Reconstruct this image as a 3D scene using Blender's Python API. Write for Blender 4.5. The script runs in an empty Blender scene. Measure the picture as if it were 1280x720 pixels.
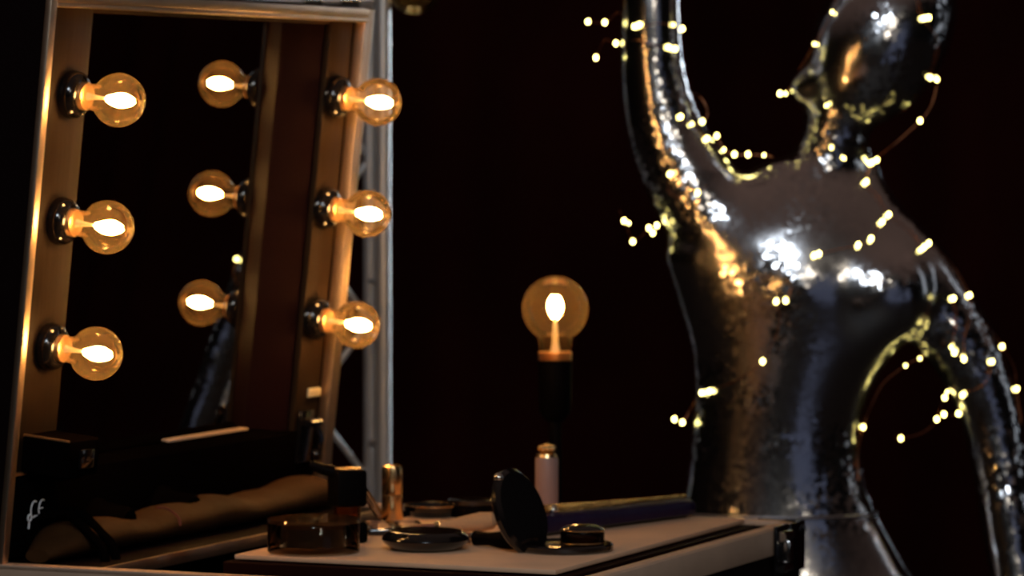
import bpy, bmesh, math, random
from math import sin, cos, pi, radians
from mathutils import Vector, Matrix
from mathutils.bvhtree import BVHTree

random.seed(7)
C = bpy.context.scene.collection
S = bpy.context.scene

# ------------------------------------------------------------------ camera numbers (1280 x 720 frame)
CAMZ = 1.40
F = 5000.0
PITCH = 0.04299
CAM = Vector((0, 0, CAMZ))


def ray(px, py):
    x = (px - 640) / F
    v = (360 - py) / F
    return Vector((x, cos(PITCH) + v * sin(PITCH), -sin(PITCH) + v * cos(PITCH)))


def at_depth(px, py, Y):
    r = ray(px, py)
    return CAM + r * (Y / r.y)


def at_height(px, py, z):
    r = ray(px, py)
    return CAM + r * ((z - CAMZ) / r.z)


# ------------------------------------------------------------------ materials
def new_mat(name):
    m = bpy.data.materials.new(name)
    m.use_nodes = True
    nt = m.node_tree
    b = nt.nodes['Principled BSDF']
    return m, nt, b


def pm(name, col, rough=.5, metal=0.0, bump=0.0, bscale=200.0, var=0.0, vscale=20.0, coat=0.0, spec=.5,
       stretch=None):
    m, nt, b = new_mat(name)
    b.inputs['Base Color'].default_value = (*col, 1)
    b.inputs['Roughness'].default_value = rough
    b.inputs['Metallic'].default_value = metal
    b.inputs['Coat Weight'].default_value = coat
    b.inputs['Specular IOR Level'].default_value = spec
    tc = nt.nodes.new('ShaderNodeTexCoord')
    src = tc.outputs['Object']
    if stretch:
        mp = nt.nodes.new('ShaderNodeMapping')
        mp.inputs['Scale'].default_value = stretch
        nt.links.new(src, mp.inputs['Vector'])
        src = mp.outputs['Vector']
    if var > 0:
        n = nt.nodes.new('ShaderNodeTexNoise')
        n.inputs['Scale'].default_value = vscale
        n.inputs['Detail'].default_value = 4
        nt.links.new(src, n.inputs['Vector'])
        r = nt.nodes.new('ShaderNodeValToRGB')
        r.color_ramp.elements[0].position = .3
        r.color_ramp.elements[1].position = .7
        r.color_ramp.elements[0].color = (*[c * (1 - var) for c in col], 1)
        r.color_ramp.elements[1].color = (*[min(1, c * (1 + var)) for c in col], 1)
        nt.links.new(n.outputs['Fac'], r.inputs['Fac'])
        nt.links.new(r.outputs['Color'], b.inputs['Base Color'])
    if bump > 0:
        n = nt.nodes.new('ShaderNodeTexNoise')
        n.inputs['Scale'].default_value = bscale
        nt.links.new(src, n.inputs['Vector'])
        bp = nt.nodes.new('ShaderNodeBump')
        bp.inputs['Strength'].default_value = bump
        bp.inputs['Distance'].default_value = .002
        nt.links.new(n.outputs['Fac'], bp.inputs['Height'])
        nt.links.new(bp.outputs['Normal'], b.inputs['Normal'])
    return m


def emit_mat(name, col, strength):
    m = bpy.data.materials.new(name)
    m.use_nodes = True
    nt = m.node_tree
    nt.nodes.clear()
    o = nt.nodes.new('ShaderNodeOutputMaterial')
    e = nt.nodes.new('ShaderNodeEmission')
    e.inputs['Color'].default_value = (*col, 1)
    e.inputs['Strength'].default_value = strength
    nt.links.new(e.outputs[0], o.inputs['Surface'])
    return m


def glass_mat(name, tint, haze=.06, hcol=(1, .6, .25), gloss=1.0):
    """thin clear blown glass: see-through tint, fresnel mirror, and a little scatter of the light inside"""
    m = bpy.data.materials.new(name)
    m.use_nodes = True
    nt = m.node_tree
    nt.nodes.clear()
    N = nt.nodes.new
    o = N('ShaderNodeOutputMaterial')
    tr = N('ShaderNodeBsdfTransparent'); tr.inputs['Color'].default_value = (*tint, 1)
    tl = N('ShaderNodeBsdfTranslucent'); tl.inputs['Color'].default_value = (*hcol, 1)
    gl = N('ShaderNodeBsdfGlossy'); gl.inputs['Roughness'].default_value = .03
    lw = N('ShaderNodeLayerWeight'); lw.inputs['Blend'].default_value = .25
    mh = N('ShaderNodeMixShader')
    # thicker path at the rim scatters more, as blown glass does
    ml = N('ShaderNodeMath'); ml.operation = 'MULTIPLY_ADD'
    ml.inputs[1].default_value = haze * 5
    ml.inputs[2].default_value = haze
    pw = N('ShaderNodeMath'); pw.operation = 'POWER'; pw.inputs[1].default_value = 3
    nt.links.new(lw.outputs['Facing'], pw.inputs[0]); nt.links.new(pw.outputs[0], ml.inputs[0])
    nt.links.new(ml.outputs[0], mh.inputs['Fac'])
    nt.links.new(tr.outputs[0], mh.inputs[1]); nt.links.new(tl.outputs[0], mh.inputs[2])
    mg = N('ShaderNodeMixShader')
    mf = N('ShaderNodeMath'); mf.operation = 'MULTIPLY'; mf.inputs[1].default_value = gloss
    nt.links.new(lw.outputs['Fresnel'], mf.inputs[0])
    nt.links.new(mf.outputs[0], mg.inputs['Fac'])
    nt.links.new(mh.outputs[0], mg.inputs[1]); nt.links.new(gl.outputs[0], mg.inputs[2])
    nt.links.new(mg.outputs[0], o.inputs['Surface'])
    return m


def mosaic_mat():
    """silver mirror-chip skin of the mannequin"""
    m, nt, b = new_mat('mirror_chips')
    N = nt.nodes.new
    b.inputs['Metallic'].default_value = 1
    b.inputs['Base Color'].default_value = (.62, .61, .62, 1)
    b.inputs['Roughness'].default_value = .17
    tc = N('ShaderNodeTexCoord')
    vo = N('ShaderNodeTexVoronoi'); vo.inputs['Scale'].default_value = 190
    nt.links.new(tc.outputs['Object'], vo.inputs['Vector'])
    # every chip tips its own way
    sub = N('ShaderNodeVectorMath'); sub.operation = 'SUBTRACT'; sub.inputs[1].default_value = (.5, .5, .5)
    nt.links.new(vo.outputs['Color'], sub.inputs[0])
    n1 = N('ShaderNodeTexNoise'); n1.inputs['Scale'].default_value = 9; n1.inputs['Detail'].default_value = 2
    nt.links.new(tc.outputs['Object'], n1.inputs['Vector'])
    ramp = N('ShaderNodeMapRange')
    ramp.inputs['From Min'].default_value = .42; ramp.inputs['From Max'].default_value = .70
    ramp.inputs['To Min'].default_value = .02; ramp.inputs['To Max'].default_value = .48
    nt.links.new(n1.outputs['Fac'], ramp.inputs['Value'])
    sc = N('ShaderNodeVectorMath'); sc.operation = 'SCALE'
    nt.links.new(sub.outputs[0], sc.inputs[0]); nt.links.new(ramp.outputs[0], sc.inputs['Scale'])
    ge = N('ShaderNodeNewGeometry')
    n2 = N('ShaderNodeTexNoise'); n2.inputs['Scale'].default_value = 55; n2.inputs['Detail'].default_value = 4
    nt.links.new(tc.outputs['Object'], n2.inputs['Vector'])
    bp = N('ShaderNodeBump'); bp.inputs['Strength'].default_value = .09; bp.inputs['Distance'].default_value = .003
    nt.links.new(n2.outputs['Fac'], bp.inputs['Height'])
    add = N('ShaderNodeVectorMath'); add.operation = 'ADD'
    nt.links.new(bp.outputs['Normal'], add.inputs[0]); nt.links.new(sc.outputs[0], add.inputs[1])
    no = N('ShaderNodeVectorMath'); no.operation = 'NORMALIZE'
    nt.links.new(add.outputs[0], no.inputs[0])
    nt.links.new(no.outputs[0], b.inputs['Normal'])
    return m


def glitter_mat(name, col):
    m, nt, b = new_mat(name)
    N = nt.nodes.new
    b.inputs['Metallic'].default_value = 1
    b.inputs['Base Color'].default_value = (*col, 1)
    b.inputs['Roughness'].default_value = .25
    tc = N('ShaderNodeTexCoord')
    vo = N('ShaderNodeTexVoronoi'); vo.inputs['Scale'].default_value = 500
    nt.links.new(tc.outputs['Object'], vo.inputs['Vector'])
    bp = N('ShaderNodeBump'); bp.inputs['Strength'].default_value = .9; bp.inputs['Distance'].default_value = .004
    nt.links.new(vo.outputs['Distance'], bp.inputs['Height'])
    nt.links.new(bp.outputs['Normal'], b.inputs['Normal'])
    return m


M = dict(
    floor=pm('dark_stage_floor', (.008, .006, .006), .6, var=.3, vscale=6),
    drape=pm('black_drape', (.036, .006, .0045), .95, var=.25, vscale=3, spec=.05),
    shell=pm('black_laminate', (.006, .0025, .0025), .55, bump=.2, bscale=300, spec=.05),
    black=pm('black_plastic', (.003, .002, .002), .5, bump=.1, bscale=260, spec=.03),
    gloss_black=pm('gloss_black', (.005, .004, .004), .14, coat=.3),
    wall=pm('dark_red_black_liner', (.0095, .0008, .0004), .6, spec=.08),
    alu=pm('worn_aluminium', (.60, .55, .50), .36, 1, bump=.15, bscale=90, var=.12, vscale=25),
    rim=pm('aluminium_rim', (.72, .52, .36), .40, 1, bump=.1, bscale=120, var=.1, vscale=30),
    brushed=pm('brushed_strip', (.021, .0115, .0055), .50, 0, spec=.08, bump=.25, bscale=60, var=.2, vscale=8,
               stretch=(1, 1, .05)),
    mirror=pm('mirror_glass', (.80, .76, .70), .012, 1),
    pole=pm('truss_aluminium', (.66, .64, .62), .36, .55, var=.08, vscale=15, bump=.08, bscale=200),
    brass=pm('brass_cap', (.85, .45, .18), .32, .85),
    steel=pm('polished_steel', (.75, .73, .70), .16, 1),
    gold=pm('gold_case', (.80, .52, .24), .24, 1, var=.08, vscale=60),
    board=pm('pale_board', (.76, .47, .29), .62, var=.10, vscale=14, bump=.1, bscale=400),
    leather=pm('brown_leather', (.050, .0195, .0045), .7, var=.25, vscale=10, bump=.4, bscale=60, spec=.15),
    mauve=pm('mauve_tube', (.34, .215, .185), .45),
    purple=pm('purple_satin', (.008, .0012, .024), .36, 0, spec=.25, bump=.3, bscale=70, var=.3, vscale=18),
    glitter=glitter_mat('gold_glitter', (1.0, .56, .17)),
    bristle=pm('tan_bristle', (.70, .40, .19), .8, bump=.6, bscale=500),
    redwood=pm('red_brown_wood', (.16, .045, .03), .35, var=.3, vscale=40, coat=.3),
    amberglass=glass_mat('amber_bottle_glass', (.55, .28, .10), .12, (.8, .4, .12)),
    jarglass=glass_mat('clear_jar_glass', (.82, .72, .60), .022, (1, .7, .42), 1.0),
    jarlid=glass_mat('frosted_jar_lid', (.70, .56, .42), .14, (1, .72, .46), 1.0),
    powder=pm('brown_powder', (.022, .008, .004), .7, var=.3, vscale=80),
    bulb=glass_mat('amber_bulb_glass', (.95, .88, .76), .015, (1, .62, .28)),
    bulb_off=glass_mat('unlit_bulb_glass', (.80, .60, .34), .07, (.6, .36, .12)),
    filament=emit_mat('hot_filament', (1, .53, .18), 140),
    stemglass=pm('bulb_stem', (.9, .75, .5), .2, 0),
    led=emit_mat('warm_led', (1, .84, .26), 14),
    band=pm('dull_edge_band', (.58, .40, .28), .55, .1, bump=.1, bscale=200, var=.08, vscale=20),
    matte=pm('matte_black', (.0022, .0014, .0012), .9, spec=0.0),
    copper=pm('copper_wire', (.42, .15, .07), .35, 1),
    chips=mosaic_mat(),
    seam=pm('seam_silver', (.45, .45, .48), .3, 1),
    white=pm('white_print', (.85, .85, .86), .6),
    sticker=pm('cream_sticker', (.85, .68, .38), .6),
    shadow_pan=pm('shimmer_powder', (.42, .26, .20), .35, .5, bump=.3, bscale=300),
)


# ------------------------------------------------------------------ mesh helpers
def link(name, bm, mat, parent=None, smooth=False):
    me = bpy.data.meshes.new(name)
    bmesh.ops.recalc_face_normals(bm, faces=bm.faces)
    bm.to_mesh(me)
    bm.free()
    if smooth:
        for p in me.polygons:
            p.use_smooth = True
    if not isinstance(mat, (list, tuple)):
        mat = [mat]
    for k in mat:
        me.materials.append(k)
    o = bpy.data.objects.new(name, me)
    C.objects.link(o)
    o.parent = parent
    return o


def auto_smooth(o, ang=35):
    me = o.data
    for p in me.polygons:
        p.use_smooth = True
    bm = bmesh.new(); bm.from_mesh(me)
    for e in bm.edges:
        if len(e.link_faces) == 2 and e.calc_face_angle(0) > radians(ang):
            e.smooth = False
    bm.to_mesh(me); bm.free()
    return o


def part(name, bm, mat, parent=None, label=None):
    o = auto_smooth(link(name, bm, mat, parent))
    if label:
        o['label'] = label
    return o


def empty(name, label, cat, mat=None, group=None):
    o = bpy.data.objects.new(name, None)
    C.objects.link(o)
    o.empty_display_size = .05
    if mat is not None:
        o.matrix_world = mat if isinstance(mat, Matrix) else Matrix.Translation(mat)
    tag(o, label, cat, group)
    return o


def tag(o, label, cat, group=None):
    o['label'] = label
    o['category'] = cat
    if group:
        o['group'] = group
    return o


def box(bm, lo, hi, mx=None, bev=0.0, seg=2):
    lo, hi = Vector(lo), Vector(hi)
    r = bmesh.ops.create_cube(bm, size=1)
    vs = r['verts']
    bmesh.ops.scale(bm, vec=hi - lo, verts=vs)
    bmesh.ops.translate(bm, vec=(lo + hi) / 2, verts=vs)
    if bev > 0:
        es = list({e for v in vs for e in v.link_edges})
        r2 = bmesh.ops.bevel(bm, geom=es, offset=bev, segments=seg, profile=.5, affect='EDGES')
        vs = list({v for f in r2['faces'] for v in f.verts} | {v for v in vs if v.is_valid})
    if mx is not None:
        bmesh.ops.transform(bm, matrix=mx, verts=vs)
    return bm


def lathe(bm, prof, seg=40, mx=None):
    """prof: list of (radius, height); r==0 closes with a pole"""
    rings = []
    allv = []
    for r, z in prof:
        if r <= 1e-7:
            v = bm.verts.new((0, 0, z)); rings.append([v]); allv.append(v)
        else:
            ring = [bm.verts.new((r * cos(2 * pi * i / seg), r * sin(2 * pi * i / seg), z)) for i in range(seg)]
            rings.append(ring); allv += ring
    for a, b in zip(rings, rings[1:]):
        if len(a) == 1 and len(b) == 1:
            continue
        for i in range(seg):
            j = (i + 1) % seg
            if len(a) == 1:
                bm.faces.new((a[0], b[i], b[j]))
            elif len(b) == 1:
                bm.faces.new((a[i], a[j], b[0]))
            else:
                bm.faces.new((a[i], a[j], b[j], b[i]))
    if mx is not None:
        bmesh.ops.transform(bm, matrix=mx, verts=allv)
    return bm


def tube(bm, pts, rad, seg=8, cap=True):
    pts = [Vector(p) for p in pts]
    n = len(pts)
    rads = rad if isinstance(rad, (list, tuple)) else [rad] * n
    tang = []
    for i in range(n):
        a = pts[max(0, i - 1)]; b = pts[min(n - 1, i + 1)]
        t = (b - a)
        tang.append(t.normalized() if t.length > 1e-9 else Vector((0, 0, 1)))
    ref = Vector((0, 0, 1)) if abs(tang[0].z) < .9 else Vector((1, 0, 0))
    x = tang[0].cross(ref).normalized()
    rings = []
    for i in range(n):
        x = (x - tang[i] * x.dot(tang[i]))
        x = x.normalized() if x.length > 1e-6 else tang[i].orthogonal().normalized()
        y = tang[i].cross(x)
        rings.append([bm.verts.new(pts[i] + (x * cos(2 * pi * k / seg) + y * sin(2 * pi * k / seg)) * rads[i])
                      for k in range(seg)])
    for a, b in zip(rings, rings[1:]):
        for k in range(seg):
            j = (k + 1) % seg
            bm.faces.new((a[k], a[j], b[j], b[k]))
    if cap:
        bm.faces.new(rings[0]); bm.faces.new(rings[-1])
    return bm


def spline(pts, n=8):
    """Catmull-Rom through pts"""
    P = [Vector(p) for p in pts]
    if len(P) < 3:
        return P
    P = [P[0] * 2 - P[1]] + P + [P[-1] * 2 - P[-2]]
    out = []
    for i in range(1, len(P) - 2):
        p0, p1, p2, p3 = P[i - 1:i + 3]
        for k in range(n):
            t = k / n
            out.append(.5 * ((2 * p1) + (p2 - p0) * t + (2 * p0 - 5 * p1 + 4 * p2 - p3) * t * t
                             + (3 * p1 - p0 - 3 * p2 + p3) * t ** 3))
    out.append(P[-2])
    return out


def sphere(bm, c, r, seg=20, rings=12, scale=(1, 1, 1), mx=None):
    m = Matrix.Translation(Vector(c)) @ (mx or Matrix.Identity(4)) @ Matrix.Diagonal((*[r * s for s in scale], 1))
    bmesh.ops.create_uvsphere(bm, u_segments=seg, v_segments=rings, radius=1, matrix=m)
    return bm


def NB():
    return bmesh.new()


# ------------------------------------------------------------------ the setting
bm = NB(); box(bm, (-6, -4, -.05), (6, 7.6, 0))
o = link('floor', bm, M['floor']); o['kind'] = 'structure'
# black stage drape along the back, hung in soft folds
bm = NB()
nx = 240
prev = None
for i in range(nx + 1):
    x = -6 + 12 * i / nx
    y = 7.4 + .05 * sin(x * 9) + .03 * sin(x * 23 + 1)
    a = bm.verts.new((x, y, 0)); b = bm.verts.new((x, y, 4.2))
    if prev:
        bm.faces.new((prev[0], a, b, prev[1]))
    prev = (a, b)
o = link('wall_back', bm, M['drape'], smooth=True); o['kind'] = 'structure'

# ------------------------------------------------------------------ the mirror case: its frame of reference
O = Vector((-.39714, 3.58849, CAMZ + .01949))
YAW, LEAN = 1.1622, .10634
ROW, COLS = .11401, .53953
u = Vector((cos(YAW), sin(YAW), 0)); nh = Vector((sin(YAW), -cos(YAW), 0)); up = Vector((0, 0, 1))
n = nh * cos(LEAN) - up * sin(LEAN)
v = up * cos(LEAN) + nh * sin(LEAN)
LID = Matrix(((u.x, v.x, n.x, O.x), (u.y, v.y, n.y, O.y), (u.z, v.z, n.z, O.z), (0, 0, 0, 1)))
RIMZ = CAMZ - .40
BASE = Matrix(((u.x, -nh.x, 0, O.x), (u.y, -nh.y, 0, O.y), (0, 0, 1, RIMZ), (0, 0, 0, 1)))  # x along hinge, y to the back


def lid_ab(px, py, c=0.0):
    """where the sight line of a pixel meets the lid plane at height c above the lamp strips"""
    r = ray(px, py)
    o_ = O + n * c
    t = (o_ - CAM).dot(n) / r.dot(n)
    d = CAM + r * t - o_
    return d.dot(u), d.dot(v)


case = empty('makeup_mirror_case', 'open black flight case with aluminium edges and a mirror in its raised lid',
             'makeup station', Matrix.Translation((BASE @ Vector((.25, -.2, 0))).xy.to_3d()))
inv = case.matrix_world.inverted()
L = inv @ LID
B = inv @ BASE

A0, A1 = -.066, .590
B0, B1 = -.420, .090
# lid shell
bm = NB()
box(bm, (A0, B0, -.10), (A1, B1, -.092), L)
box(bm, (A0, B0, -.092), (A0 + .008, B1, .006), L)
box(bm, (A1 - .008, B0, -.092), (A1, B1, .006), L)
box(bm, (A0 + .008, B1 - .008, -.092), (A1 - .008, B1, .006), L)
box(bm, (A0 + .008, B0, -.092), (A1 - .008, B0 + .006, -.04), L)
part('lid', bm, M['shell'], case)
# aluminium rim round the lid
bm = NB()
box(bm, (A0 - .001, B0, .0062), (A0 + .010, B1 + .002, .013), L, .0015)
box(bm, (A1 - .016, B0, .0002), (A1 - .008, B1 - .012, .013), L, .0015)
box(bm, (A1 - .008, B0, .0062), (A1 + .002, B1 + .002, .013), L, .0015)
box(bm, (A0 + .010, B1 - .012, .0002), (A1 - .008, B1 - .008, .013), L, .001)
box(bm, (A0 + .010, B1 - .008, .0062), (A1 - .008, B1 + .002, .013), L, .0015)
part('lid_rim', bm, M['rim'], case, 'bright aluminium edging of the lid')
# lamp strips
SB = -.344
bm = NB(); box(bm, (A0 + .011, SB, -.006), (.032, B1 - .0125, 0), L, .0012)
part('lamp_strip', bm, M['brushed'], case)
bm = NB(); box(bm, (A0 + .012, SB + .0005, .0004), (.031, SB + .0035, .0018), L)
part('lit_end_bar', bm, M['brass'], case)  # added brass bar stands in for the lit lower end of the strip
bm = NB(); box(bm, (.520, SB, -.006), (A1 - .0165, B1 - .0125, 0), L, .0012)
part('lamp_strip', bm, M['brushed'], case)
# underside of the top of the recess
bm = NB(); box(bm, (.0325, B1 - .0165, -.0385), (.5195, B1 - .0125, -.001), L)
part('top_panel', bm, M['brushed'], case)
# mirror, and the slanting liner down to it
bm = NB(); box(bm, (.030, SB, -.043), (.487, B1 - .017, -.0385), L)
part('mirror', bm, M['mirror'], case)
for (p0, p1) in (((.487, -.0385), (.5195, -.0062)), ((.030, -.0385), (.0325, -.0062))):
    bm = NB()
    q = [L @ Vector((p0[0], SB, p0[1])), L @ Vector((p1[0], SB, p1[1])),
         L @ Vector((p1[0], B1 - .0168, p1[1])), L @ Vector((p0[0], B1 - .0168, p0[1]))]
    bm.faces.new([bm.verts.new(x) for x in q])
    part('mirror_liner', bm, M['wall'], case)
# control panel under the mirror, its printed marks, knobs and the dark block at its left
bm = NB(); box(bm, (A0 + .011, B0 + .002, -.039), (A1 - .0165, SB - .001, .002), L, .001)
panel = part('control_panel', bm, M['matte'], case)
bm = NB()
ea, eb = lid_ab(205, 606, -.036)[0], lid_ab(303, 594, -.036)[0]
box(bm, (ea, SB - .0008, -.0384), (eb, SB + .0016, -.034), L, .0005)  # added pale strip, drawn as a bright reflection line under the mirror
part('reflection_strip', bm, M['band'], case, 'thin added strip imitating a bright reflection along the foot of the mirror')
for px, py, r in ((157, 655, .020), (238, 643, .022)):
    a, b = lid_ab(px, py, .035)
    b = max(b, B0 + r + .001)
    bm = NB()
    lathe(bm, [(0, 0), (r, 0), (r, .004), (r * .86, .008), (r * .80, .034), (r * .7, .037), (0, .037)], 36,
          L @ Matrix.Translation((a, b, .002)))
    box(bm, (-.0012, 0, .037), (.0012, r * .7, .0385), L @ Matrix.Translation((a, b, .002)))
    part('knob', bm, M['matte'], panel)
a, b = lid_ab(45, 636, .0022)
bm = NB()
H = .0135


def arc_letter(bm, cx, cy, r, w, mid):
    """C or round E stroke"""
    pts = [(cx + r * .75 * cos(t), cy + r * sin(t)) for t in [radians(60 + 240 * k / 20) for k in range(21)]]
    tube(bm, [L @ Vector((p[0], p[1], .0026)) for p in pts], w, 6)
    if mid:
        tube(bm, [L @ Vector((cx - r * .7, cy, .0026)), L @ Vector((cx + r * .2, cy, .0026))], w, 6)


arc_letter(bm, a - .004, b, .0075, .0007, False)
arc_letter(bm, a + .010, b, .0075, .0007, True)
a2, b2 = lid_ab(38, 647, .0022)
tube(bm, [L @ Vector((a2 - .002 + .003 * cos(t), b2 + .003 * sin(t), .0026)) for t in [2 * pi * k / 14 for k in range(15)]], .0009, 6)
tube(bm, [L @ Vector((a2 - .002, b2 - .003, .0026)), L @ Vector((a2 - .002, b2 - .010, .0026))], .0009, 6)
for k in range(3):
    tube(bm, [L @ Vector((a2 + .006 + .008 * k, b2 + .001, .0026)), L @ Vector((a2 + .011 + .008 * k, b2 + .001, .0026))], .0006, 6)
part('printed_mark', bm, M['white'], panel, 'small white CE mark with a line of marks under it')
bm = NB()
box(bm, (-.030, -.340, .0008), (.026, -.306, .050), L, .003)
box(bm, (-.020, -.344, .0025), (.012, -.3405, .040), L, .001)
block = part('switch_box', bm, M['matte'], case)
bm = NB(); box(bm, (-.0308, -.3072, .002), (-.0290, -.3052, .049), L, .0004)  # brass laid in for the light caught along the block's top edge
part('lit_edge_strip', bm, M['brass'], block, 'thin added brass strip imitating the lit top edge')
bm = NB(); box(bm, (-.014, -.332, .0502), (.010, -.314, .054), L, .0015)
part('switch', bm, M['gloss_black'], block)
# cream sticker and the dark toggle latch low on the right strip
a, b = lid_ab(392, 490)
bm = NB(); box(bm, (a - .016, b - .0042, .0004), (a + .010, b + .0048, .0035), L, .0005)
part('sticker', bm, M['sticker'], case, 'small cream sticker low on the right strip')
a, b = lid_ab(388, 545, .01)
bm = NB()
box(bm, (a - .016, b - .028, .0006), (a + .016, b + .026, .005), L, .001)
lat = part('toggle_latch', bm, M['gloss_black'], case)
bm = NB()
tube(bm, [L @ Vector((a - .012, b + .014, .012)), L @ Vector((a + .012, b + .014, .012))], .005, 12)
tube(bm, [L @ Vector((a, b + .014, .014)), L @ Vector((a, b, .022)), L @ Vector((a, b - .016, .020))], .004, 10)
sphere(bm, L @ Vector((a, b - .018, .018)), .0065)
part('latch_lever', bm, M['gloss_black'], lat)

# lamp holders (black cups) on the strips
spots = [(i * COLS, -k * ROW) for i in range(2) for k in range(3)]
for a, b in spots:
    bm = NB()
    lathe(bm, [(0, 0), (.0212, 0), (.0220, .003), (.0215, .008), (.0190, .0125), (.0160, .0145), (.0138, .0150), (.0132, .0140), (.0132, .0105), (0, .0105)], 40,
          L @ Matrix.Translation((a, b, .0003)))
    part('lamp_holder', bm, M['gloss_black'], case)

# base box
U0, U1, N0, N1 = -.066, .575, -.075, .492      # along the hinge, and away from the lid
ZB = -.22
bm = NB()
for lo, hi in (((U0, -N1, ZB), (U1, -N0, ZB + .01)), ((U0, -N1, ZB), (U0 + .009, -N0, -.004)), ((U1 - .009, -N1, ZB), (U1, -N0, -.004)),
               ((U0 + .009, -N1, ZB), (U1 - .009, -N1 + .009, -.004)), ((U0 + .009, -N0 - .009, ZB), (U1 - .009, -N0, -.004))):
    box(bm, lo, hi, B)
part('case_base', bm, M['shell'], case)
bm = NB()
# L-shaped extrusion: top flange + outer flange
box(bm, (U0 - .002, -N1 - .002, -.024), (U1 + .002, -N1 + .0005, .001), B, .0008)
box(bm, (U0 - .002, -N1, -.003), (U1 + .002, -N1 + .014, .002), B, .0008)
box(bm, (U1 - .0005, -N1, -.024), (U1 + .002, -N0, .001), B, .0008)
box(bm, (U1 - .014, -N1, -.003), (U1 + .002, -N0, .002), B, .0008)
box(bm, (U0 - .002, -N1, -.024), (U0 + .0005, -N0, .001), B, .0008)
box(bm, (U0 - .002, -N1, -.003), (U0 + .014, -N0, .002), B, .0008)
part('base_rim', bm, M['band'], case, 'aluminium edging of the case base')
bm = NB()
box(bm, (U0 + .015, -.057, -.008), (U1 - .015, -N0 - .010, -.0005), B, .0005)
part('rear_ledge', bm, M['shell'], case)
bm = NB()
box(bm, (U0 + .015, -.0605, -.010), (U1 - .015, -.0575, .0012), B, .0005)  # bright metal added in place of light on the ledge's front edge
part('lit_ledge_strip', bm, M['rim'], case, 'thin added metal strip imitating the lit edge of the hinge ledge')
bm = NB()
box(bm, (.060, -.455, ZB + .011), (.555, -.122, -.0015), B, .002)
part('inner_tray', bm, M['wall'], case)
# corner cap and butterfly latch at the far front corner
bm = NB()
box(bm, (U1 - .040, -N1 - .0045, -.045), (U1 + .0045, -N1 - .002, .003), B, .001)
box(bm, (U1 + .002, -N1 - .0045, -.045), (U1 + .0045, -N1 + .045, .003), B, .001)
sphere(bm, B @ Vector((U1 - .002, -N1 + .002, -.006)), .009)
part('corner_cap', bm, M['gloss_black'], case)
bm = NB()
box(bm, (U1 - .082, -N1 - .0048, -.050), (U1 - .044, -N1 - .002, .004), B, .001)
lat = part('front_latch', bm, M['gloss_black'], case)
bm = NB()
tube(bm, [B @ Vector((U1 - .076, -N1 - .008, -.006)), B @ Vector((U1 - .050, -N1 - .008, -.006))], .005, 12)
box(bm, (U1 - .070, -N1 - .014, -.032), (U1 - .056, -N1 - .0046, -.010), B, .002)
tube(bm, [B @ Vector((U1 - .076, -N1 - .008, -.038)), B @ Vector((U1 - .050, -N1 - .008, -.038))], .004, 12)
part('latch_bow', bm, M['steel'], lat, 'chrome latch bow')
# legs
for x in (U0 + .03, U1 - .03):
    for y in (-N1 + .03, -N0 - .03):
        bm = NB()
        p0 = B @ Vector((x, y, ZB)); p1 = Vector((p0.x, p0.y, -case.matrix_world.translation.z))
        tube(bm, [p0, p1 + Vector((0, 0, .012))], .014, 16)
        lathe(bm, [(0, 0), (.02, 0), (.02, .012), (.014, .016), (0, .016)], 20, Matrix.Translation(p1))
        part('leg', bm, M['alu'], case)

# ------------------------------------------------------------------ bulbs
def bulb_profile(R, d):
    """glass outline along the axis: neck from the cap into the globe centred at d"""
    pr = []
    rn = R * .47
    th0 = math.asin(min(.98, rn * 1.12 / R))
    z0 = d - R * 1.30
    pr.append((rn, z0 - R * .10))
    pr.append((rn * 1.0, z0 + R * .02))
    pr.append((rn * 1.03, z0 + R * .14))
    zt = d - R * cos(th0)
    pr.append((rn * 1.06, (z0 + R * .14 + zt) / 2))
    for k in range(0, 25):
        t = th0 + (pi - th0) * k / 24
        pr.append((max(0, R * sin(t)), d - R * cos(t)))
    pr[-1] = (0, d + R)
    return pr


def make_bulb(name, label, mx, R=.0242, d=.0508, group=None, lit=True, watts=.55, z0=.0108, flen=.026):
    t = empty(name, label, 'light bulb', mx, group)
    pr = bulb_profile(R, d)
    bm = NB(); lathe(bm, pr, 48)
    part('glass_globe', bm, M['bulb'] if lit else M['bulb_off'], t)
    zn = pr[0][1]
    rc = R * .52
    prof = [(0, z0), (rc * .8, z0)]
    k = 0
    z = z0
    step = (zn + R * .08 - z0) / 8
    for k in range(8):
        prof.append((rc * (1.0 if k % 2 else .92), z + step * (k + .5)))
    prof += [(rc * 1.0, zn + R * .08), (rc * .90, zn + R * .10), (0, zn + R * .10)]
    bm = NB(); lathe(bm, prof, 32)
    part('screw_cap', bm, M['brass'], t)
    bm = NB()
    zs = zn + R * .1
    lathe(bm, [(rc * .30, zs), (rc * .20, zs + R * .25), (rc * .10, d - flen / 2 - .001), (0, d - flen / 2 - .001)], 20)
    part('glass_stem', bm, M['stemglass'], t)
    bm = NB()
    rr = R * .16
    for k in range(4):
        a_ = pi / 4 + pi / 2 * k
        fp = []
        for q_ in range(7):
            w_ = q_ / 6
            ro = rr * (.55 + .75 * sin(pi * w_))
            an = a_ + .45 * w_
            fp.append(Vector((ro * cos(an), ro * sin(an), d - flen / 2 + .002 + flen * w_)))
        tube(bm, fp, [.0012, .0018, .0022, .0023, .0022, .0018, .0012], 10)
    part('filament', bm, M['filament'] if lit else M['copper'], t)
    return t


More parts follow.
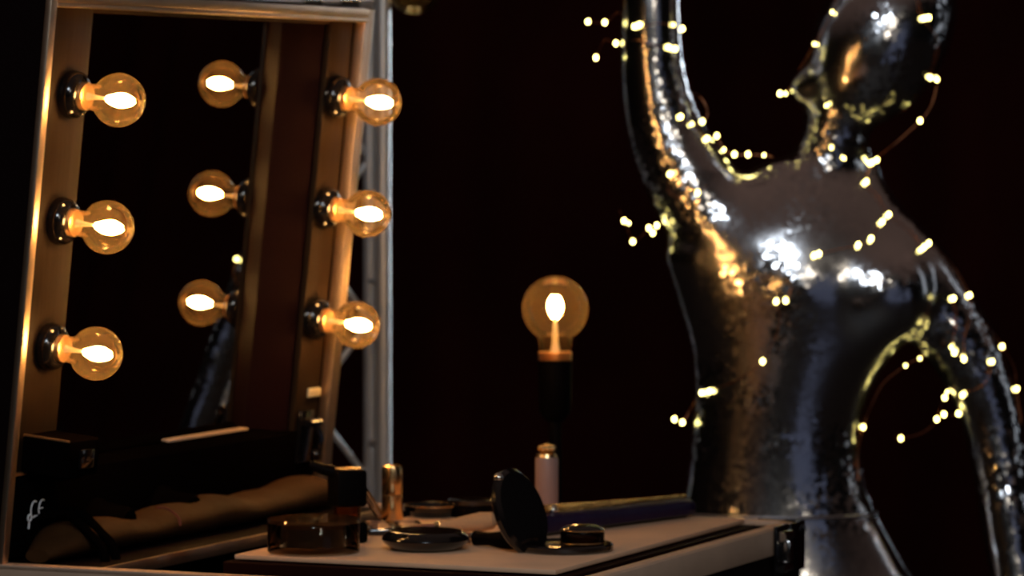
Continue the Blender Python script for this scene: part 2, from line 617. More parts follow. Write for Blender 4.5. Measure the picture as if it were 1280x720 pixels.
BL = {(0, 0): 'lit clear globe bulb on the left mirror strip, top of its column',
      (0, 1): 'lit clear globe bulb on the left mirror strip, middle of its column',
      (0, 2): 'lit clear globe bulb on the left mirror strip, bottom of its column',
      (1, 0): 'lit clear globe bulb on the right mirror strip by the truss, top of its column',
      (1, 1): 'lit clear globe bulb on the right mirror strip by the truss, middle of its column',
      (1, 2): 'lit clear globe bulb on the right mirror strip by the truss, bottom of its column'}
for i in range(2):
    for k in range(3):
        make_bulb('globe_bulb', BL[i, k], LID @ Matrix.Translation((i * COLS, -k * ROW, .0003)), group='globe bulbs round the mirror')

# lone bulb upright on a black stand behind the case
YL = 4.35
c = at_depth(694, 386, YL)
RL = 41.5 / F * YL
dL = RL * 2.0
base = c - Vector((0, 0, dL))
make_bulb('globe_bulb', 'large lit globe bulb standing upright alone against the black drape', Matrix.Translation(base),
          R=RL, d=dL, watts=.6, z0=RL * .42, flen=.024)
stand = empty('lamp_stand', 'thin black floor stand with a black socket, under the lone upright bulb', 'lamp stand', Vector((base.x, base.y, 0)))
bm = NB(); lathe(bm, [(0, 0), (.12, 0), (.12, .008), (.02, .016), (0, .016)], 40); part('base', bm, M['black'], stand)
zt = base.z
bm = NB(); tube(bm, [(0, 0, .014), (0, 0, zt - .045)], .007, 14); part('pole', bm, M['black'], stand)
bm = NB(); lathe(bm, [(0, -.05), (.010, -.05), (.017, -.04), (.0185, .0), (.0185, RL * .40), (0, RL * .40)], 28, Matrix.Translation((0, 0, zt)))
part('socket', bm, M['black'], stand)

# ------------------------------------------------------------------ truss tower behind the lid
YT = 4.95
ppm = F / YT
tr = empty('truss_tower', 'slim aluminium lattice truss tower standing behind the mirror case', 'truss', Vector((at_depth(479, 600, YT).x, YT, 0)))
org = tr.matrix_world.translation


def TX(px, py, dy=0):
    return at_depth(px, py, YT + dy) - org


TOP = 2.7
xa = TX(478.5, 300).x; xb = TX(462, 300, .09).x; xc = TX(386, 300, .06).x
for x, y, r in ((xa, 0, .0102), (xb, .09, .0080), (xc, .06, .0085)):
    bm = NB(); tube(bm, [(x, y, .012), (x, y, TOP)], r, 24)
    part('chord', bm, M['pole'], tr)
per = 206 / F * YT
z0 = TX(463, 405).z
k0 = -int(z0 / per)
k = k0
while z0 + (k + 1) * per < TOP:
    za = z0 + k * per
    if za - per / 2 > .03:
        bm = NB(); tube(bm, [(xb, .09, za), (xc, .06, za - per / 2)], .0042, 12); part('brace', bm, M['pole'], tr)
        bm = NB(); tube(bm, [(xc, .06, za - per / 2), (xb, .09, za - per)], .0042, 12) if za - per > .02 else None
        if za - per > .02:
            part('brace', bm, M['pole'], tr)
    bm = NB(); tube(bm, [(xa, 0, za + per * .25), (xb, .09, za + per * .25)], .0036, 10); part('tie_bar', bm, M['pole'], tr)
    k += 1
bm = NB(); box(bm, (xc - .12, -.12, 0), (xa + .12, .22, .012), None, .002); part('base_plate', bm, M['black'], tr)
# cross bar over the top of the lid, with its clamps
p = TX(310, -1, .03)
bm = NB(); tube(bm, [(xa, .04, p.z), (p.x - .5, .04, p.z)], .0065, 16)
part('cross_bar', bm, M['pole'], tr)
for px in (316, 392, 438):
    q = TX(px, 2, .03)
    bm = NB(); lathe(bm, [(.0066, -.012), (.0115, -.012), (.0115, .012), (.0066, .012)], 20,
                     Matrix.Translation((q.x, .04, p.z)) @ Matrix.Rotation(pi / 2, 4, 'Y'))
    part('clamp', bm, M['steel'], tr)
# arm carrying the unlit bulb
q = TX(518, -16)
zc = q.z
bm = NB(); tube(bm, [(xa, 0, TOP - .03), (q.x + .05, 0, TOP - .03)], .008, 14); part('arm', bm, M['pole'], tr)
Rm = .0345
hb = org + Vector((q.x, 0, 0))
cz = q.z
mx = Matrix.Translation((hb.x, hb.y, cz + Rm * 2.0)) @ Matrix.Rotation(pi, 4, 'X')
make_bulb('globe_bulb', 'unlit amber globe bulb hanging at the top edge beside the truss pole', mx, R=Rm, d=Rm * 2.0, lit=False, z0=Rm * .4)
cord = empty('pendant_cord', 'black pendant cord with a socket holding the unlit bulb', 'lamp cord', Vector((hb.x, hb.y, cz + Rm * 2)))
zz = TOP - .038 - (cz + Rm * 2)
bm = NB(); tube(bm, [(0, 0, .03), (0, 0, zz)], .0025, 8); part('cord', bm, M['black'], cord)
bm = NB(); lathe(bm, [(0, .035), (.012, .03), (.018, .01), (.0185, -Rm * .38), (0, -Rm * .38)], 24); part('socket', bm, M['black'], cord)

# ------------------------------------------------------------------ things on the case
bm = NB()
BT = .0045
box(bm, (.068, -.445, .0), (.548, -.130, BT), BASE, .0012)
tag(part('board', bm, M['board']), 'flat pale board lying in the case under the cosmetics', 'board')
ZT = RIMZ + BT


def tp(px, py, z=None):
    return at_height(px, py, ZT if z is None else z)


def mm(p, rz=0):
    return Matrix.Translation(p) @ Matrix.Rotation(rz, 4, 'Z')


# brown brush roll along the hinge
roll = empty('brush_roll', 'long brown leather roll lying along the hinge below the mirror', 'brush roll', BASE @ Vector((.24, .013, 0)))
ri = roll.matrix_world.inverted() @ BASE
bm = NB()
secs = []
for k in range(49):
    t = k / 48
    x = -.036 + .591 * t
    hh_ = .0150 + .0016 * sin(t * 15 + .4) + .0008 * sin(t * 37)
    ww = .030 + .002 * sin(t * 11)
    e = min(1, .40 + t * 6, .5 + (1 - t) * 9)
    hh_ *= e; ww *= e
    cc = ri @ Vector((x, .014 + .003 * sin(t * 9), hh_ + .0006))
    ax_ = (ri.to_3x3() @ Vector((0, 1, 0)))
    secs.append([bm.verts.new(cc + ax_ * (ww * cos(2 * pi * j / 28)) + Vector((0, 0, hh_ * sin(2 * pi * j / 28)))) for j in range(28)])
for a_, b_ in zip(secs, secs[1:]):
    for j in range(28):
        bm.faces.new((a_[j], a_[(j + 1) % 28], b_[(j + 1) % 28], b_[j]))
bm.faces.new(secs[0]); bm.faces.new(secs[-1])
part('roll', bm, M['leather'], roll)
bm = NB()
tube(bm, spline([ri @ Vector(q_) for q_ in ((.150, -.006, .0345), (.162, -.010, .033), (.170, -.018, .0245), (.172, -.0195, .016))], 5), .0012, 6)
part('tie_string', bm, M['redwood'], roll)

# black cable looping down over the roll
bm = NB()
for off in (0, .020):
    pa_ = lid_ab(113, 652, .056)
    q0 = LID @ Vector((pa_[0] + off, -.385, .0045))
    q1 = LID @ Vector((pa_[0] + off, -.378, .030))
    q2 = LID @ Vector((pa_[0] + off, -.392, .056))
    f0 = q2 + nh * .016
    cp = [q0, q1, q2, Vector((f0.x, f0.y, RIMZ + .002)), Vector((f0.x, f0.y, RIMZ - .06)), Vector((f0.x, f0.y, RIMZ - .14))]
    tube(bm, spline(cp, 8), .0042, 10)
tag(part('power_cable', bm, M['matte']), 'doubled black cable hanging from the control panel over the brown roll', 'cable')

# round clear jar
p = tp(392, 690)
jar = empty('cosmetic_jar', 'wide round clear jar with dark contents, at the left end of the board', 'jar', mm(p))
R = 58 / F * p.y
bm = NB(); lathe(bm, [(0, 0), (R * .96, 0), (R, .002), (R, .026), (R * .98, .0275), (R * .90, .0275), (R * .90, .007), (0, .007)], 56)
part('glass_body', bm, M['jarglass'], jar)
bm = NB(); lathe(bm, [(0, .0072), (R * .89, .0072), (R * .89, .0235), (R * .85, .0245), (0, .0248)], 48)
part('contents', bm, M['powder'], jar)
bm = NB(); lathe(bm, [(0, .0277), (R * 1.0, .0277), (R * 1.01, .029), (R * .98, .031), (0, .0314)], 56)
part('lid', bm, M['jarlid'], jar)

# pump bottle behind the jar
p = tp(434, 678)
bt = empty('pump_bottle', 'dark square pump bottle with a broad black cap, behind the clear jar', 'bottle', mm(p, YAW - .75))
s = 1 / F * p.y
w = 21 * s
bm = NB(); box(bm, (-w, -w, 0), (w, w, 26 * s), None, .004, 3); part('body', bm, M['black'], bt)
bm = NB(); lathe(bm, [(0, 26.2 * s), (w * .82, 26.2 * s), (w * .82, 46 * s), (0, 46 * s)], 32); part('neck', bm, M['amberglass'], bt, 'amber glass neck')
bm = NB(); box(bm, (-w * .95, -w * .95, 46.2 * s), (w * .95, w * .95, 92 * s), None, .003, 3)
cap = part('cap', bm, M['black'], bt)
bm = NB()
Rv = Matrix.Rotation(-(YAW - .75), 4, 'Z')
tube(bm, [Rv @ Vector((-16 * s, -4 * s, 89 * s)), Rv @ Vector((-32 * s, -4 * s, 93 * s)), Rv @ Vector((-47 * s, -4 * s, 99 * s))], [.006, .005, .0035], 12)
part('spout', bm, M['black'], cap)
bm = NB(); lathe(bm, [(w * .4, 92.1 * s), (w * .88, 92.1 * s), (w * .88, 93.5 * s), (w * .4, 93.5 * s)], 32)
part('trim_ring', bm, M['gold'], cap, 'thin gold ring on the cap')

# pencil leaning on the bottle
pa = tp(476, 652) + Vector((0, 0, .004)); pb = at_depth(454, 612, p.y + .02)
d_ = (pb - pa)
pen = empty('cosmetic_pencil', 'thin black cosmetic pencil leaning against the pump bottle', 'pencil', mm(pa))
bm = NB(); tube(bm, [d_ * .16, d_], .0042, 12); part('shaft', bm, M['gloss_black'], pen)
bm = NB(); tube(bm, [Vector((0, 0, 0)), d_ * .158], [.0012, .0042], 12); part('tip', bm, M['bristle'], pen, 'bare tan tip')

# gold lipstick tube
p = tp(490.5, 652)
s = 1 / F * p.y
lp = empty('lipstick_tube', 'upright gold lipstick tube with a joint halfway up', 'lipstick', mm(p))
bm = NB(); lathe(bm, [(0, 0), (13 * s, 0), (13.4 * s, 1 * s), (13.4 * s, 33 * s), (12.6 * s, 34 * s), (0, 34 * s)], 40); part('base', bm, M['gold'], lp)
bm = NB(); lathe(bm, [(0, 34.4 * s), (12.8 * s, 34.4 * s), (13.4 * s, 35.5 * s), (13.4 * s, 66 * s), (12.4 * s, 70 * s), (9 * s, 71.5 * s), (0, 71.8 * s)], 40)
part('cap', bm, M['gold'], lp)

# palette between bottle and compact
p = tp(492, 664)
pl = empty('eyeshadow_palette', 'thin dark palette with shimmering pans, in front of the gold lipstick', 'palette', mm(p, YAW - 1.0))
bm = NB(); box(bm, (-.030, -.040, 0), (.030, .040, .006), None, .0015); part('tray', bm, M['gloss_black'], pl)
for ix in range(2):
    for iy in range(3):
        bm = NB(); lathe(bm, [(0, 0), (.0095, 0), (.010, .0008), (.009, .0012), (0, .0012)], 24, Matrix.Translation((-.014 + .028 * ix, -.025 + .025 * iy, .0061)))
        part('powder_pan', bm, M['shadow_pan'], pl)

# glossy black pebble compact
p = tp(532, 687)
cp = empty('pebble_compact', 'closed glossy black oval compact at the front of the board', 'compact', mm(p))
R = 55 / F * p.y
bm = NB(); lathe(bm, [(0, 0), (R * .62, 0), (R * .82, .0025), (R * .96, .007), (R, .0098)], 56); part('base', bm, M['gloss_black'], cp)
bm = NB(); lathe(bm, [(R * 1.0, .0102), (R * .97, .0135), (R * .86, .0172), (R * .80, .0178), (R * .76, .0172), (R * .4, .0182), (0, .0185)], 56)
part('lid', bm, M['gloss_black'], cp)

# shallow dish behind the lipstick
p = tp(541, 645)
ds = empty('powder_dish', 'shallow dark round dish with a bright rim, behind the gold lipstick', 'dish', mm(p))
R = 37 / F * p.y
bm = NB(); lathe(bm, [(0, 0), (R * .7, 0), (R * .96, .006), (R, .0105), (R * .97, .0108), (R * .9, .0068), (R * .66, .003), (0, .003)], 48)
part('bowl', bm, M['gloss_black'], ds)
bm = NB(); lathe(bm, [(R * .97, .0109), (R * 1.005, .0106), (R * 1.005, .0118), (R * .97, .0120), (R * .97, .0109)], 48)
part('rim', bm, M['gold'], ds, 'gold rim')

# black tin standing behind
p = tp(590, 645)
tn = empty('round_tin', 'low black round tin with a pale lid edge, behind the tan brush', 'tin', mm(p))
R = 29 / F * p.y
hh = 22 / F * p.y
bm = NB(); lathe(bm, [(0, 0), (R, 0), (R, hh * .7), (0, hh * .7)], 40); part('body', bm, M['black'], tn)
bm = NB(); lathe(bm, [(R * .9, hh * .71), (R * 1.04, hh * .71), (R * 1.05, hh * .95), (R * .98, hh), (0, hh * 1.02)], 40); part('lid', bm, M['gloss_black'], tn)


def brush(name, label, pts_px, zoff, handle, bristle, hr, br, f0, f1):
    """handle first, then ferrule f0..f1 (fractions), then bristles"""
    P = [at_height(x, y, ZT + z) for (x, y), z in zip(pts_px, zoff)]
    t = empty(name, label, 'makeup brush', Matrix.Translation(P[0]))
    a_, b_ = Vector((0, 0, 0)), P[1] - P[0]
    bm = NB(); tube(bm, [b_ * x for x in (0, .04, f0 * .6, f0)], [hr * .4, hr * .7, hr, hr * .8], 14); part('handle', bm, handle, t)
    bm = NB(); tube(bm, [b_ * f0, b_ * (f0 + .02), b_ * f1], [hr * .85, hr * 1.05, hr * 1.2], 16); part('ferrule', bm, M['steel'], t)
    bm = NB()
    q = [f1 + (1 - f1) * x for x in (0, .3, .7, .92, 1)]
    tube(bm, [b_ * x for x in q], [hr * 1.1, br * .7, br, br * .85, br * .4], 18); part('bristles', bm, bristle, t)
    return t


brush('makeup_brush', 'brush with wide tan bristles and a red-brown handle, lying beside the black compact',
      ((500, 663), (622, 650)), (.004, .015), M['redwood'], M['bristle'], .0045, .0092, .36, .42)
brush('makeup_brush', 'dark brown brush with a silver ferrule, lying under the tan-bristled brush',
      ((530, 668), (648, 676)), (.006, .008), M['redwood'], M['black'], .0062, .0085, .52, .56)

# open black compact with a raised lid
p = tp(706, 688)
s = 1 / F * p.y
oc = empty('open_compact', 'open round black hand mirror compact with its lid standing up at the left', 'compact', mm(p))
R = 61 * s
bm = NB(); lathe(bm, [(0, 0), (R * .94, 0), (R, .002), (R, .0055), (R * .96, .0072), (R * .84, .0074), (R * .80, .0062), (0, .0062)], 56)
part('base', bm, M['gloss_black'], oc)
e1 = Vector((-.36, .05, .93)).normalized()
e2 = Vector((cos(1.05), sin(1.05), 0)); e2 = (e2 - e1 * e2.dot(e1)).normalized()
e3 = e1.cross(e2)
lc = at_depth(651, 640, p.y) - p
lm = Matrix(((e1.x, e2.x, e3.x, lc.x), (e1.y, e2.y, e3.y, lc.y), (e1.z, e2.z, e3.z, lc.z), (0, 0, 0, 1)))
R2 = 57 * s
bm = NB(); lathe(bm, [(0, -.004), (R2 * .9, -.004), (R2, -.001), (R2, .003), (R2 * .95, .005), (R2 * .86, .0045), (R2 * .84, .003), (0, .003)], 56, lm)
lidp = part('lid', bm, M['gloss_black'], oc)
bm = NB(); lathe(bm, [(0, .0031), (R2 * .82, .0031), (R2 * .82, .0036), (0, .0036)], 48, lm); part('inner_disc', bm, M['black'], lidp)
bm = NB(); sphere(bm, at_depth(623, 597, p.y - .012) - p, 6.5 * s)
part('clasp', bm, M['steel'], lidp, 'silver ball clasp')
bm = NB(); tube(bm, [Vector((-R * .98, -.012, .006)), Vector((-R * .80, .030, .006))], .004, 12); part('hinge', bm, M['gloss_black'], oc)

# gold-edged pot on the compact
q = p + Vector((at_depth(728, 680, p.y).x - p.x, .002, .0064))
pot = empty('powder_pot', 'small round dark pot with gold edges, sitting on the open compact', 'pot', mm(q))
R = 28 * s
bm = NB(); lathe(bm, [(0, 0), (R * .96, 0), (R, .002), (R, .010), (0, .010)], 44); part('body', bm, M['amberglass'], pot)
bm = NB(); lathe(bm, [(0, .0002), (R * .88, .0004), (R * .88, .0096), (0, .0096)], 32); part('contents', bm, M['powder'], pot)
bm = NB(); lathe(bm, [(0, .0102), (R * .98, .0102), (R, .0125), (R * .82, .0155), (R * .5, .017), (0, .0175)], 44); lidq = part('lid', bm, M['gloss_black'], pot)
bm = NB()
for zq in (.0008, .0122):
    lathe(bm, [(R * 1.005, zq - .0007), (R * 1.03, zq), (R * 1.005, zq + .0007), (R * .98, zq), (R * 1.005, zq - .0007)], 44)
part('gold_trim', bm, M['gold'], pot, 'gold edge bands')

# mauve tube with golden flower cap
p = tp(683.5, 640)
s = 1 / F * p.y
tb = empty('perfume_bottle', 'upright mauve bottle with a gold neck and a knobbed gold cap', 'bottle', mm(p))
bm = NB(); lathe(bm, [(0, 0), (14 * s, 0), (14.6 * s, 1 * s), (14.6 * s, 66 * s), (13.6 * s, 69 * s), (0, 69 * s)], 40); part('body', bm, M['mauve'], tb)
bm = NB(); lathe(bm, [(0, 69.2 * s), (14 * s, 69.2 * s), (13 * s, 73 * s), (9 * s, 75 * s), (6 * s, 77 * s), (0, 77 * s)], 36); part('neck', bm, M['gold'], tb)
bm = NB()
for k in range(8):
    sphere(bm, (8.2 * s * cos(k * pi / 4 + .2), 8.2 * s * sin(k * pi / 4 + .2), 80.5 * s), 4.2 * s, 12, 8)
sphere(bm, (0, 0, 81.5 * s), 6.5 * s, 16, 10, (1, 1, .8))
part('cap', bm, M['gold'], tb)

# purple clutch with a gold glitter edge
pl_ = tp(652, 676); pr_ = tp(878, 646)
dv = (pr_ - pl_); ln = dv.length
ang = math.atan2(dv.y, dv.x)
cl = empty('purple_clutch', 'long dark purple clutch with a glittering gold top edge, lying across the board', 'clutch bag', mm(pl_, ang))
hl, hr_ = .0205, .0175
bm = NB()
secs = []
for k in range(25):
    t = k / 24
    x = ln * t
    h = hl + (hr_ - hl) * t
    dp = .034 + .006 * sin(pi * t)
    e = min(1, min(t, 1 - t) * 14 + .55)
    ring = []
    for j in range(16):
        a_ = 2 * pi * j / 16
        cy, sy = cos(a_), sin(a_)
        sgn = lambda w: (abs(w) ** .55) * (1 if w >= 0 else -1)
        ring.append(bm.verts.new((x, dp / 2 + sgn(cy) * dp / 2 * e, .0008 + h / 2 + sgn(sy) * h / 2 * e)))
    secs.append(ring)
for a_, b_ in zip(secs, secs[1:]):
    for j in range(16):
        bm.faces.new((a_[j], a_[(j + 1) % 16], b_[(j + 1) % 16], b_[j]))
bm.faces.new(secs[0]); bm.faces.new(secs[-1])
part('body', bm, M['purple'], cl)
bm = NB()
pts, rad = [], []
for k in range(30):
    t = .20 + .79 * k / 29
    h = hl + (hr_ - hl) * t
    pts.append(Vector((ln * t, .018, h + .0030))); rad.append(.0058 * (1 - t) ** 1.3 + .0012)
tube(bm, pts, rad, 10)
part('glitter_trim', bm, M['glitter'], cl, 'gold glitter edge')
bm = NB(); sphere(bm, (ln * .22, .012, hl * .93 + .004), .005)
part('clasp', bm, M['steel'], cl)

# ------------------------------------------------------------------ mannequin
YM = 4.75
PX = YM / F
man = empty('silver_mannequin', 'mirror-chip silver female mannequin with one arm raised and its head tipped back, wound with lights', 'mannequin',
            Vector((at_depth(980, 700, YM).x, YM, 0)))
mo = man.matrix_world.translation


def mp(px, py, dy=0.0):
    """body point seen at a pixel of the body's own depth, dy metres behind it"""
    return at_depth(px, py, YM) + Vector((0, dy, 0)) - mo


def loft(bm, rings, seg=40, close=True):
    """rings: (centre Vector, half-axis Vector a, half-axis Vector b)"""
    vs = []
    for c_, a_, b_ in rings:
        vs.append([bm.verts.new(c_ + a_ * cos(2 * pi * k / seg) + b_ * sin(2 * pi * k / seg)) for k in range(seg)])
    for r0, r1 in zip(vs, vs[1:]):
        for k in range(seg):
            j = (k + 1) % seg
            bm.faces.new((r0[k], r0[j], r1[j], r1[k]))
    if close:
        bm.faces.new(vs[0]); bm.faces.new(vs[-1])


bm = NB()
# torso: y, left, right, half depth (m), dy
T = [(900, 858, 1128, .080, .0), (830, 838, 1150, .082, .0), (760, 836, 1156, .078, .0), (720, 840, 1142, .074, .0), (680, 845, 1121, .069, 0), (640, 851, 1098, .065, 0),
     (600, 857, 1083, .062, 0), (560, 862, 1076, .061, 0), (520, 866, 1080, .062, 0), (480, 867, 1096, .064, 0),
     (440, 863, 1122, .066, 0), (400, 852, 1146, .068, 0), (360, 840, 1160, .070, 0), (320, 828, 1158, .070, .0),
     (285, 838, 1146, .067, .004), (250, 872, 1122, .061, .010), (222, 920, 1096, .052, .016), (200, 962, 1086, .046, .02)]
rings = []
yaw_t = 0.12
for y, l, r, d, dy in T:
    c_ = mp((l + r) / 2, y, dy)
    rings.append((c_, Vector(((r - l) / 2 * PX, 0, 0)), Vector((0, d, 0))))
loft(bm, rings)
# breasts
for px, py in ((1000, 357), (1094, 364)):
    sphere(bm, mp(px, py, -.024), 74 * PX, 28, 18, (1, .76, 1.0))
# neck
loft(bm, [(mp(1030, 240, .03), Vector((52 * PX, 0, 0)), Vector((0, .05, 0))), (mp(1036, 205, .02), Vector((50 * PX, 0, 0)), Vector((0, .048, 0))),
          (mp(1045, 170, .012), Vector((43 * PX, 0, 0)), Vector((0, .044, 0))), (mp(1055, 120, .01), Vector((46 * PX, 0, 0)), Vector((0, .045, 0)))])
# trapezius slopes
for a_, b_, r0, r1 in (((1040, 190), (925, 258), 26, 36), ((1060, 192), (1118, 278), 28, 26)):
    tube(bm, [mp(*a_, .02), mp((a_[0] + b_[0]) / 2, (a_[1] + b_[1]) / 2 + 6, .02), mp(*b_, .015)], [r0 * PX, (r0 + r1) / 2 * PX, r1 * PX], 20)
# head: abstract egg tipped back, chin to the left
hax = Vector((.49, 0, .87))
hq = hax.to_track_quat('Z', 'Y').to_matrix().to_4x4()
hm = Matrix.Translation(mp(1102, 46)) @ hq @ Matrix.Diagonal((.079 * .95 / .079 * 79 * PX, 84 * PX, 122 * PX, 1))
hs = bmesh.ops.create_uvsphere(bm, u_segments=44, v_segments=32, radius=1, matrix=Matrix.Identity(4))
# local Y of the track frame lies along depth or across; scale both nearly alike so the egg stays round
bmesh.ops.transform(bm, matrix=hm, verts=hs['verts'])
tube(bm, spline([mp(1082, 76), mp(1040, 98), mp(1010, 109), mp(988, 117)], 6),
     [(60 - 46 * (k / 18) ** .85) * PX for k in range(19)], 24)


def limb(pts):
    P = [mp(x, y, dy) for x, y, r, dy in pts]
    n0 = 6
    sp = spline(P, n0)
    rs = []
    R_ = [p_[2] * PX for p_ in pts]
    for i in range(len(pts) - 1):
        for k in range(n0):
            rs.append(R_[i] + (R_[i + 1] - R_[i]) * k / n0)
    rs.append(R_[-1])
    tube(bm, sp, rs, 24)


# raised arm
limb([(915, 300, 66, .01), (868, 235, 58, .01), (832, 165, 49, .01), (816, 90, 41, .005), (813, 10, 37, 0), (815, -80, 34, 0), (830, -160, 31, -.01),
      (870, -260, 28, -.02), (915, -350, 22, -.03), (930, -385, 20, -.03)])
# hand of the raised arm: palm, four fingers, thumb
limb([(928, -375, 22, -.03), (945, -410, 30, -.03), (958, -445, 30, -.03), (966, -465, 24, -.03)])
for k, (dx, ln_) in enumerate(((-24, 70), (-8, 82), (8, 76), (22, 60))):
    limb([(960 + dx, -455 + abs(dx) * .2, 9.5, -.03), (968 + dx * 1.15, -455 - ln_ * .5, 8.5, -.035), (980 + dx * 1.2, -455 - ln_, 7, -.045)])
limb([(935, -405, 11, -.035), (915, -440, 10, -.045), (912, -475, 8, -.05)])
# hanging arm
limb([(1095, 310, 60, .01), (1142, 350, 56, .01), (1180, 400, 50, .01), (1214, 452, 44, .01), (1236, 510, 39, .01), (1250, 580, 36, .005), (1261, 660, 35, 0), (1272, 740, 33, -.01),
      (1278, 860, 27, -.03), (1276, 930, 20, -.04)])
limb([(1276, 925, 20, -.04), (1272, 960, 27, -.045), (1268, 1000, 26, -.05)])
for k, (dx, ln_) in enumerate(((-20, 58), (-6, 70), (8, 66), (20, 50))):
    limb([(1268 + dx, 995, 9.5, -.05), (1266 + dx, 995 + ln_ * .5, 8.5, -.053), (1262 + dx, 995 + ln_, 7, -.06)])
limb([(1252, 950, 11, -.055), (1236, 985, 9.5, -.06), (1234, 1012, 8, -.065)])
# legs down to the floor
zf = 0.0
for sx, xx in ((-1, 925), (1, 1062)):
    h0 = mp(xx, 850)
    P = [h0, Vector((h0.x + sx * .01, .0, h0.z - .22)), Vector((h0.x + sx * .005, .005, .42)), Vector((h0.x, .01, .27)), Vector((h0.x, .02, .09)), Vector((h0.x, .015, .045))]
    tube(bm, P, [.080, .066, .046, .050, .031, .034], 24)
    tube(bm, [Vector((h0.x, .04, .034)), Vector((h0.x, -.05, .034)), Vector((h0.x + sx * .01, -.13, .024)), Vector((h0.x + sx * .01, -.165, .022))], [.030, .034, .026, .016], 18)
body = link('body', bm, M['chips'], man, True)
rm = body.modifiers.new('remesh', 'REMESH'); rm.mode = 'VOXEL'; rm.voxel_size = .0055; rm.use_smooth_shade = True
sm = body.modifiers.new('smooth', 'SMOOTH'); sm.factor = .5; sm.iterations = 14
dg = bpy.context.evaluated_depsgraph_get()
me2 = bpy.data.meshes.new_from_object(body.evaluated_get(dg))
body.modifiers.clear()
body.data = me2
bmt = bmesh.new(); bmt.from_mesh(me2)
zlo, zhi = mp(980, 715).z, mp(980, 215).z
tv = []
for w_ in bmt.verts:
    sp_ = w_.co + mo - CAM
    px_ = 640 + F * sp_.x / sp_.y
    if zlo < w_.co.z < zhi and 872 < px_ < 1140 - max(0, (w_.co.z - mp(980, 440).z)) * 0:
        tv.append(w_)
for _ in range(45):
    bmesh.ops.smooth_vert(bmt, verts=tv, factor=.5, use_axis_x=True, use_axis_y=True, use_axis_z=True)
bmt.to_mesh(me2); bmt.free()
for pl__ in me2.polygons:
    pl__.use_smooth = True
# waist seam
tb_ = BVHTree.FromPolygons([v_.co.copy() for v_ in me2.vertices], [p_.vertices[:] for p_ in me2.polygons])
bm = NB()
cs = mp(974, 641)
ringp = []
for k in range(73):
    d_ = Vector((cos(2 * pi * k / 72), sin(2 * pi * k / 72), 0))
    h_ = tb_.ray_cast(cs, d_)
    ringp.append(h_[0] + d_ * .0005)
tube(bm, ringp, .0022, 8, cap=False)
part('waist_seam', bm, M['seam'], man)

# ------------------------------------------------------------------ fairy lights wound round the mannequin
fl = empty('fairy_light_string', 'copper wire string of tiny warm fairy lights wound round the silver mannequin', 'fairy lights', man.matrix_world.copy())


def surf(px, py, off=.003):
    r = ray(px, py)
    h_ = tb_.ray_cast(CAM - mo, r.normalized())
    if h_[0] is not None and h_[0].y > -.5:
        return h_[0] - r.normalized() * off
    nn = at_depth(px, py, YM) - mo
    return nn


runs = [
    [(735, 27), (756, 28), (775, 16), (795, 33), (826, 29), (842, 32), (853, 36)],
    [(745, 72), (756, 50), (770, 54), (797, 50), (815, 56), (838, 60), (845, 61)],
    [(857, 116), (872, 118), (882, 132), (884, 145), (878, 152), (865, 155), (851, 146)],
    [(865, 155), (885, 172), (896, 170), (905, 187), (918, 193), (935, 193), (955, 194), (966, 196)],
    [(843, 205), (837, 218), (836, 240), (856, 250), (872, 241), (884, 232)],
    [(774, 262), (781, 277), (791, 302), (801, 296), (811, 286), (822, 283), (817, 291)],
    [(1146, -8), (1155, 23), (1174, 55), (1163, 97), (1171, 99), (1165, 130), (1150, 151), (1118, 180), (1092, 202), (1083, 227), (1098, 246), (1111, 268)],
    [(1111, 268), (1103, 277), (1088, 298), (1073, 306), (1045, 312), (1020, 318)],
    [(1111, 268), (1135, 285), (1155, 309), (1161, 304), (1190, 330), (1212, 369), (1213, 395), (1206, 420), (1205, 449)],
    [(1192, 373), (1196, 400), (1189, 434), (1193, 441), (1205, 449)],
    [(988, 362), (982, 376), (971, 377), (975, 405), (965, 430), (953, 452), (930, 470), (905, 482), (887, 489), (877, 491), (866, 506), (853, 528), (843, 524)],
    [(1228, 400), (1253, 433), (1240, 452), (1232, 480), (1203, 494), (1198, 517), (1180, 519), (1171, 524), (1181, 497), (1192, 484)],
    [(1253, 433), (1268, 460), (1271, 486), (1277, 530)],
    [(1160, 441), (1150, 447), (1132, 457), (1105, 478), (1090, 505), (1079, 534), (1072, 570), (1074, 600)],
    [(1180, 519), (1155, 540), (1126, 548), (1118, 545)],
    [(1045, -5), (1040, 15), (1018, 55), (1000, 85), (982, 117), (975, 117)],
]
bm = NB()
for rn in runs:
    tube(bm, spline([surf(x, y, .0035) for x, y in rn], 6), .00042, 6)
part('wire', bm, M['copper'], fl)
leds = [(735, 27), (756, 28), (770, 54), (793, 33), (799, 31), (745, 72), (836, 59), (844, 61), (853, 36), (842, 31),
        (851, 146), (865, 155), (878, 152), (884, 173), (896, 170), (905, 187), (918, 193), (935, 193), (955, 194),
        (837, 218), (872, 241), (780, 276), (786, 279), (791, 302), (811, 285), (821, 282), (816, 291),
        (1155, 23), (1161, 22), (1163, 97), (1171, 99), (1150, 151), (1090, 203), (1096, 200), (1083, 227), (975, 117), (982, 117), (1033, 132),
        (1040, 15), (1018, 55), (1055, 198), (1039, 185),
        (1111, 268), (1103, 277), (1089, 298), (1073, 306), (1018, 319), (1024, 317), (970, 377), (982, 376), (953, 452),
        (877, 491), (887, 489), (843, 524), (853, 528), (1155, 309), (1161, 304), (1192, 373), (1212, 369), (1253, 433), (1240, 452),
        (1189, 434), (1193, 441), (1205, 449), (1132, 457), (1150, 448), (1079, 534), (1126, 548), (1171, 524), (1180, 518), (1181, 497), (1184, 490), (1203, 494), (1198, 517), (1271, 486)]
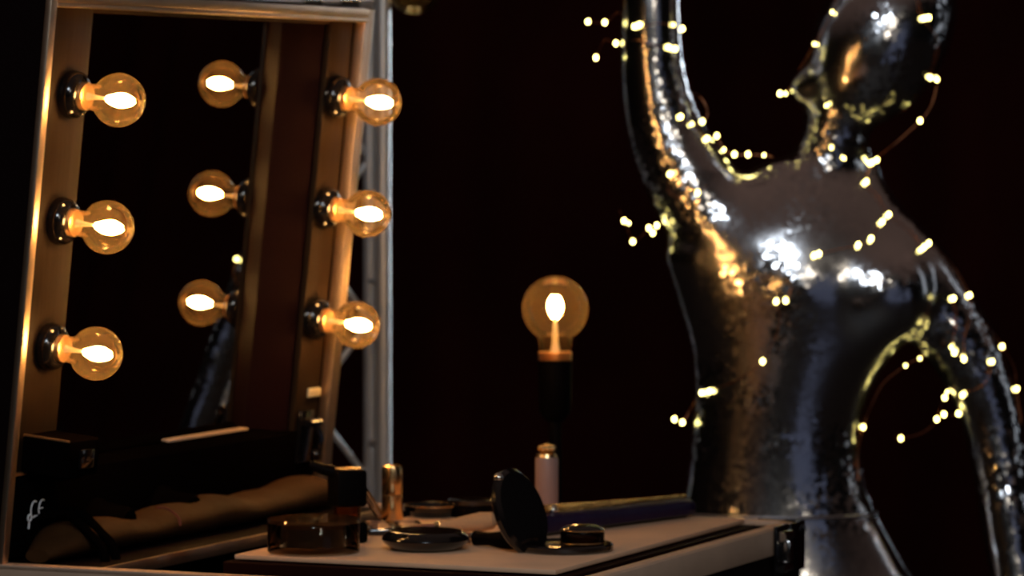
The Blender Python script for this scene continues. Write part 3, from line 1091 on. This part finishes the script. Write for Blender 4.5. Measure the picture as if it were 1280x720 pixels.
small = {(842, 31), (865, 155), (905, 187), (1040, 15), (1018, 55), (1055, 198), (1039, 185), (1033, 132), (982, 117), (786, 279), (1189, 434), (1132, 457), (1150, 448), (1184, 490), (955, 194)}
protos = {}
for p_ in leds:
    key = p_ in small
    if key not in protos:
        bm = NB(); sphere(bm, (0, 0, 0), .0015 if key else .0023, 12, 8, (1, 1, 1.35))
        o = link('led', bm, M['led'], fl, True)
        protos[key] = o
    else:
        o = protos[key].copy(); C.objects.link(o); o.parent = fl
    o.location = surf(*p_, .0045)

# ------------------------------------------------------------------ lights of the room


def area(name, loc, target, sx, sy, power, col):
    l = bpy.data.lights.new(name, 'AREA')
    l.shape = 'RECTANGLE'; l.size = sx; l.size_y = sy; l.energy = power; l.color = col
    o_ = bpy.data.objects.new(name, l)
    C.objects.link(o_)
    o_.location = loc
    o_.rotation_euler = (Vector(target) - Vector(loc)).to_track_quat('-Z', 'Y').to_euler()
    return o_


area('blue_softbox', (2.0, .8, .95), (.35, 4.7, 1.1), 1.3, 1.8, .75, (.52, .62, 1))
area('stage_key_light', (.02, .95, 2.55), (.35, 4.7, 1.25), .55, .42, 19, (.80, .90, 1))
area('stage_warm_light', (.95, .80, 2.10), (.42, 4.7, 1.25), .30, .46, 5.5, (1, .88, .70))
area('truss_side_light', (3.1, 4.8, 1.75), (-.15, 4.95, 1.4), .25, 1.6, 1.1, (.82, .90, 1))
area('truss_back_light', (1.38, 6.6, 1.7), (-.16, 4.95, 1.4), .40, 2.2, 1.7, (.84, .91, 1)).data.spread = radians(24)

# dim house light from the hall's ceiling, fading to black towards the horizon
w = bpy.data.worlds.new('World'); S.world = w
w.use_nodes = True
nt = w.node_tree
bg = nt.nodes['Background']
tc = nt.nodes.new('ShaderNodeTexCoord')
sx = nt.nodes.new('ShaderNodeSeparateXYZ')
rp = nt.nodes.new('ShaderNodeValToRGB')
nt.links.new(tc.outputs['Generated'], sx.inputs[0])
nt.links.new(sx.outputs['Z'], rp.inputs['Fac'])
el = rp.color_ramp.elements
el[0].position = .22; el[0].color = (.0012, .0008, .0008, 1)
el[1].position = .95; el[1].color = (.135, .085, .068, 1)
e_ = el.new(.55); e_.color = (.078, .050, .041, 1)
nt.links.new(rp.outputs['Color'], bg.inputs['Color'])
bg.inputs['Strength'].default_value = .72

# ------------------------------------------------------------------ camera
cd = bpy.data.cameras.new('Camera')
cd.sensor_width = 36
cd.lens = F / 1280 * 36
cd.clip_start = .1; cd.clip_end = 50
cd.dof.use_dof = True
cd.dof.focus_distance = 3.1
cd.dof.aperture_fstop = cd.lens / 12.0
co = bpy.data.objects.new('Camera', cd); C.objects.link(co)
co.location = CAM
co.rotation_euler = (pi / 2 - PITCH, 0, 0)
S.camera = co

S.view_settings.view_transform = 'Standard'
S.view_settings.look = 'None'
S.view_settings.exposure = 0
S.cycles.use_denoising = True
S.cycles.sample_clamp_indirect = 4
S.cycles.transparent_max_bounces = 24
S.cycles.max_bounces = 10
S.cycles.caustics_reflective = True
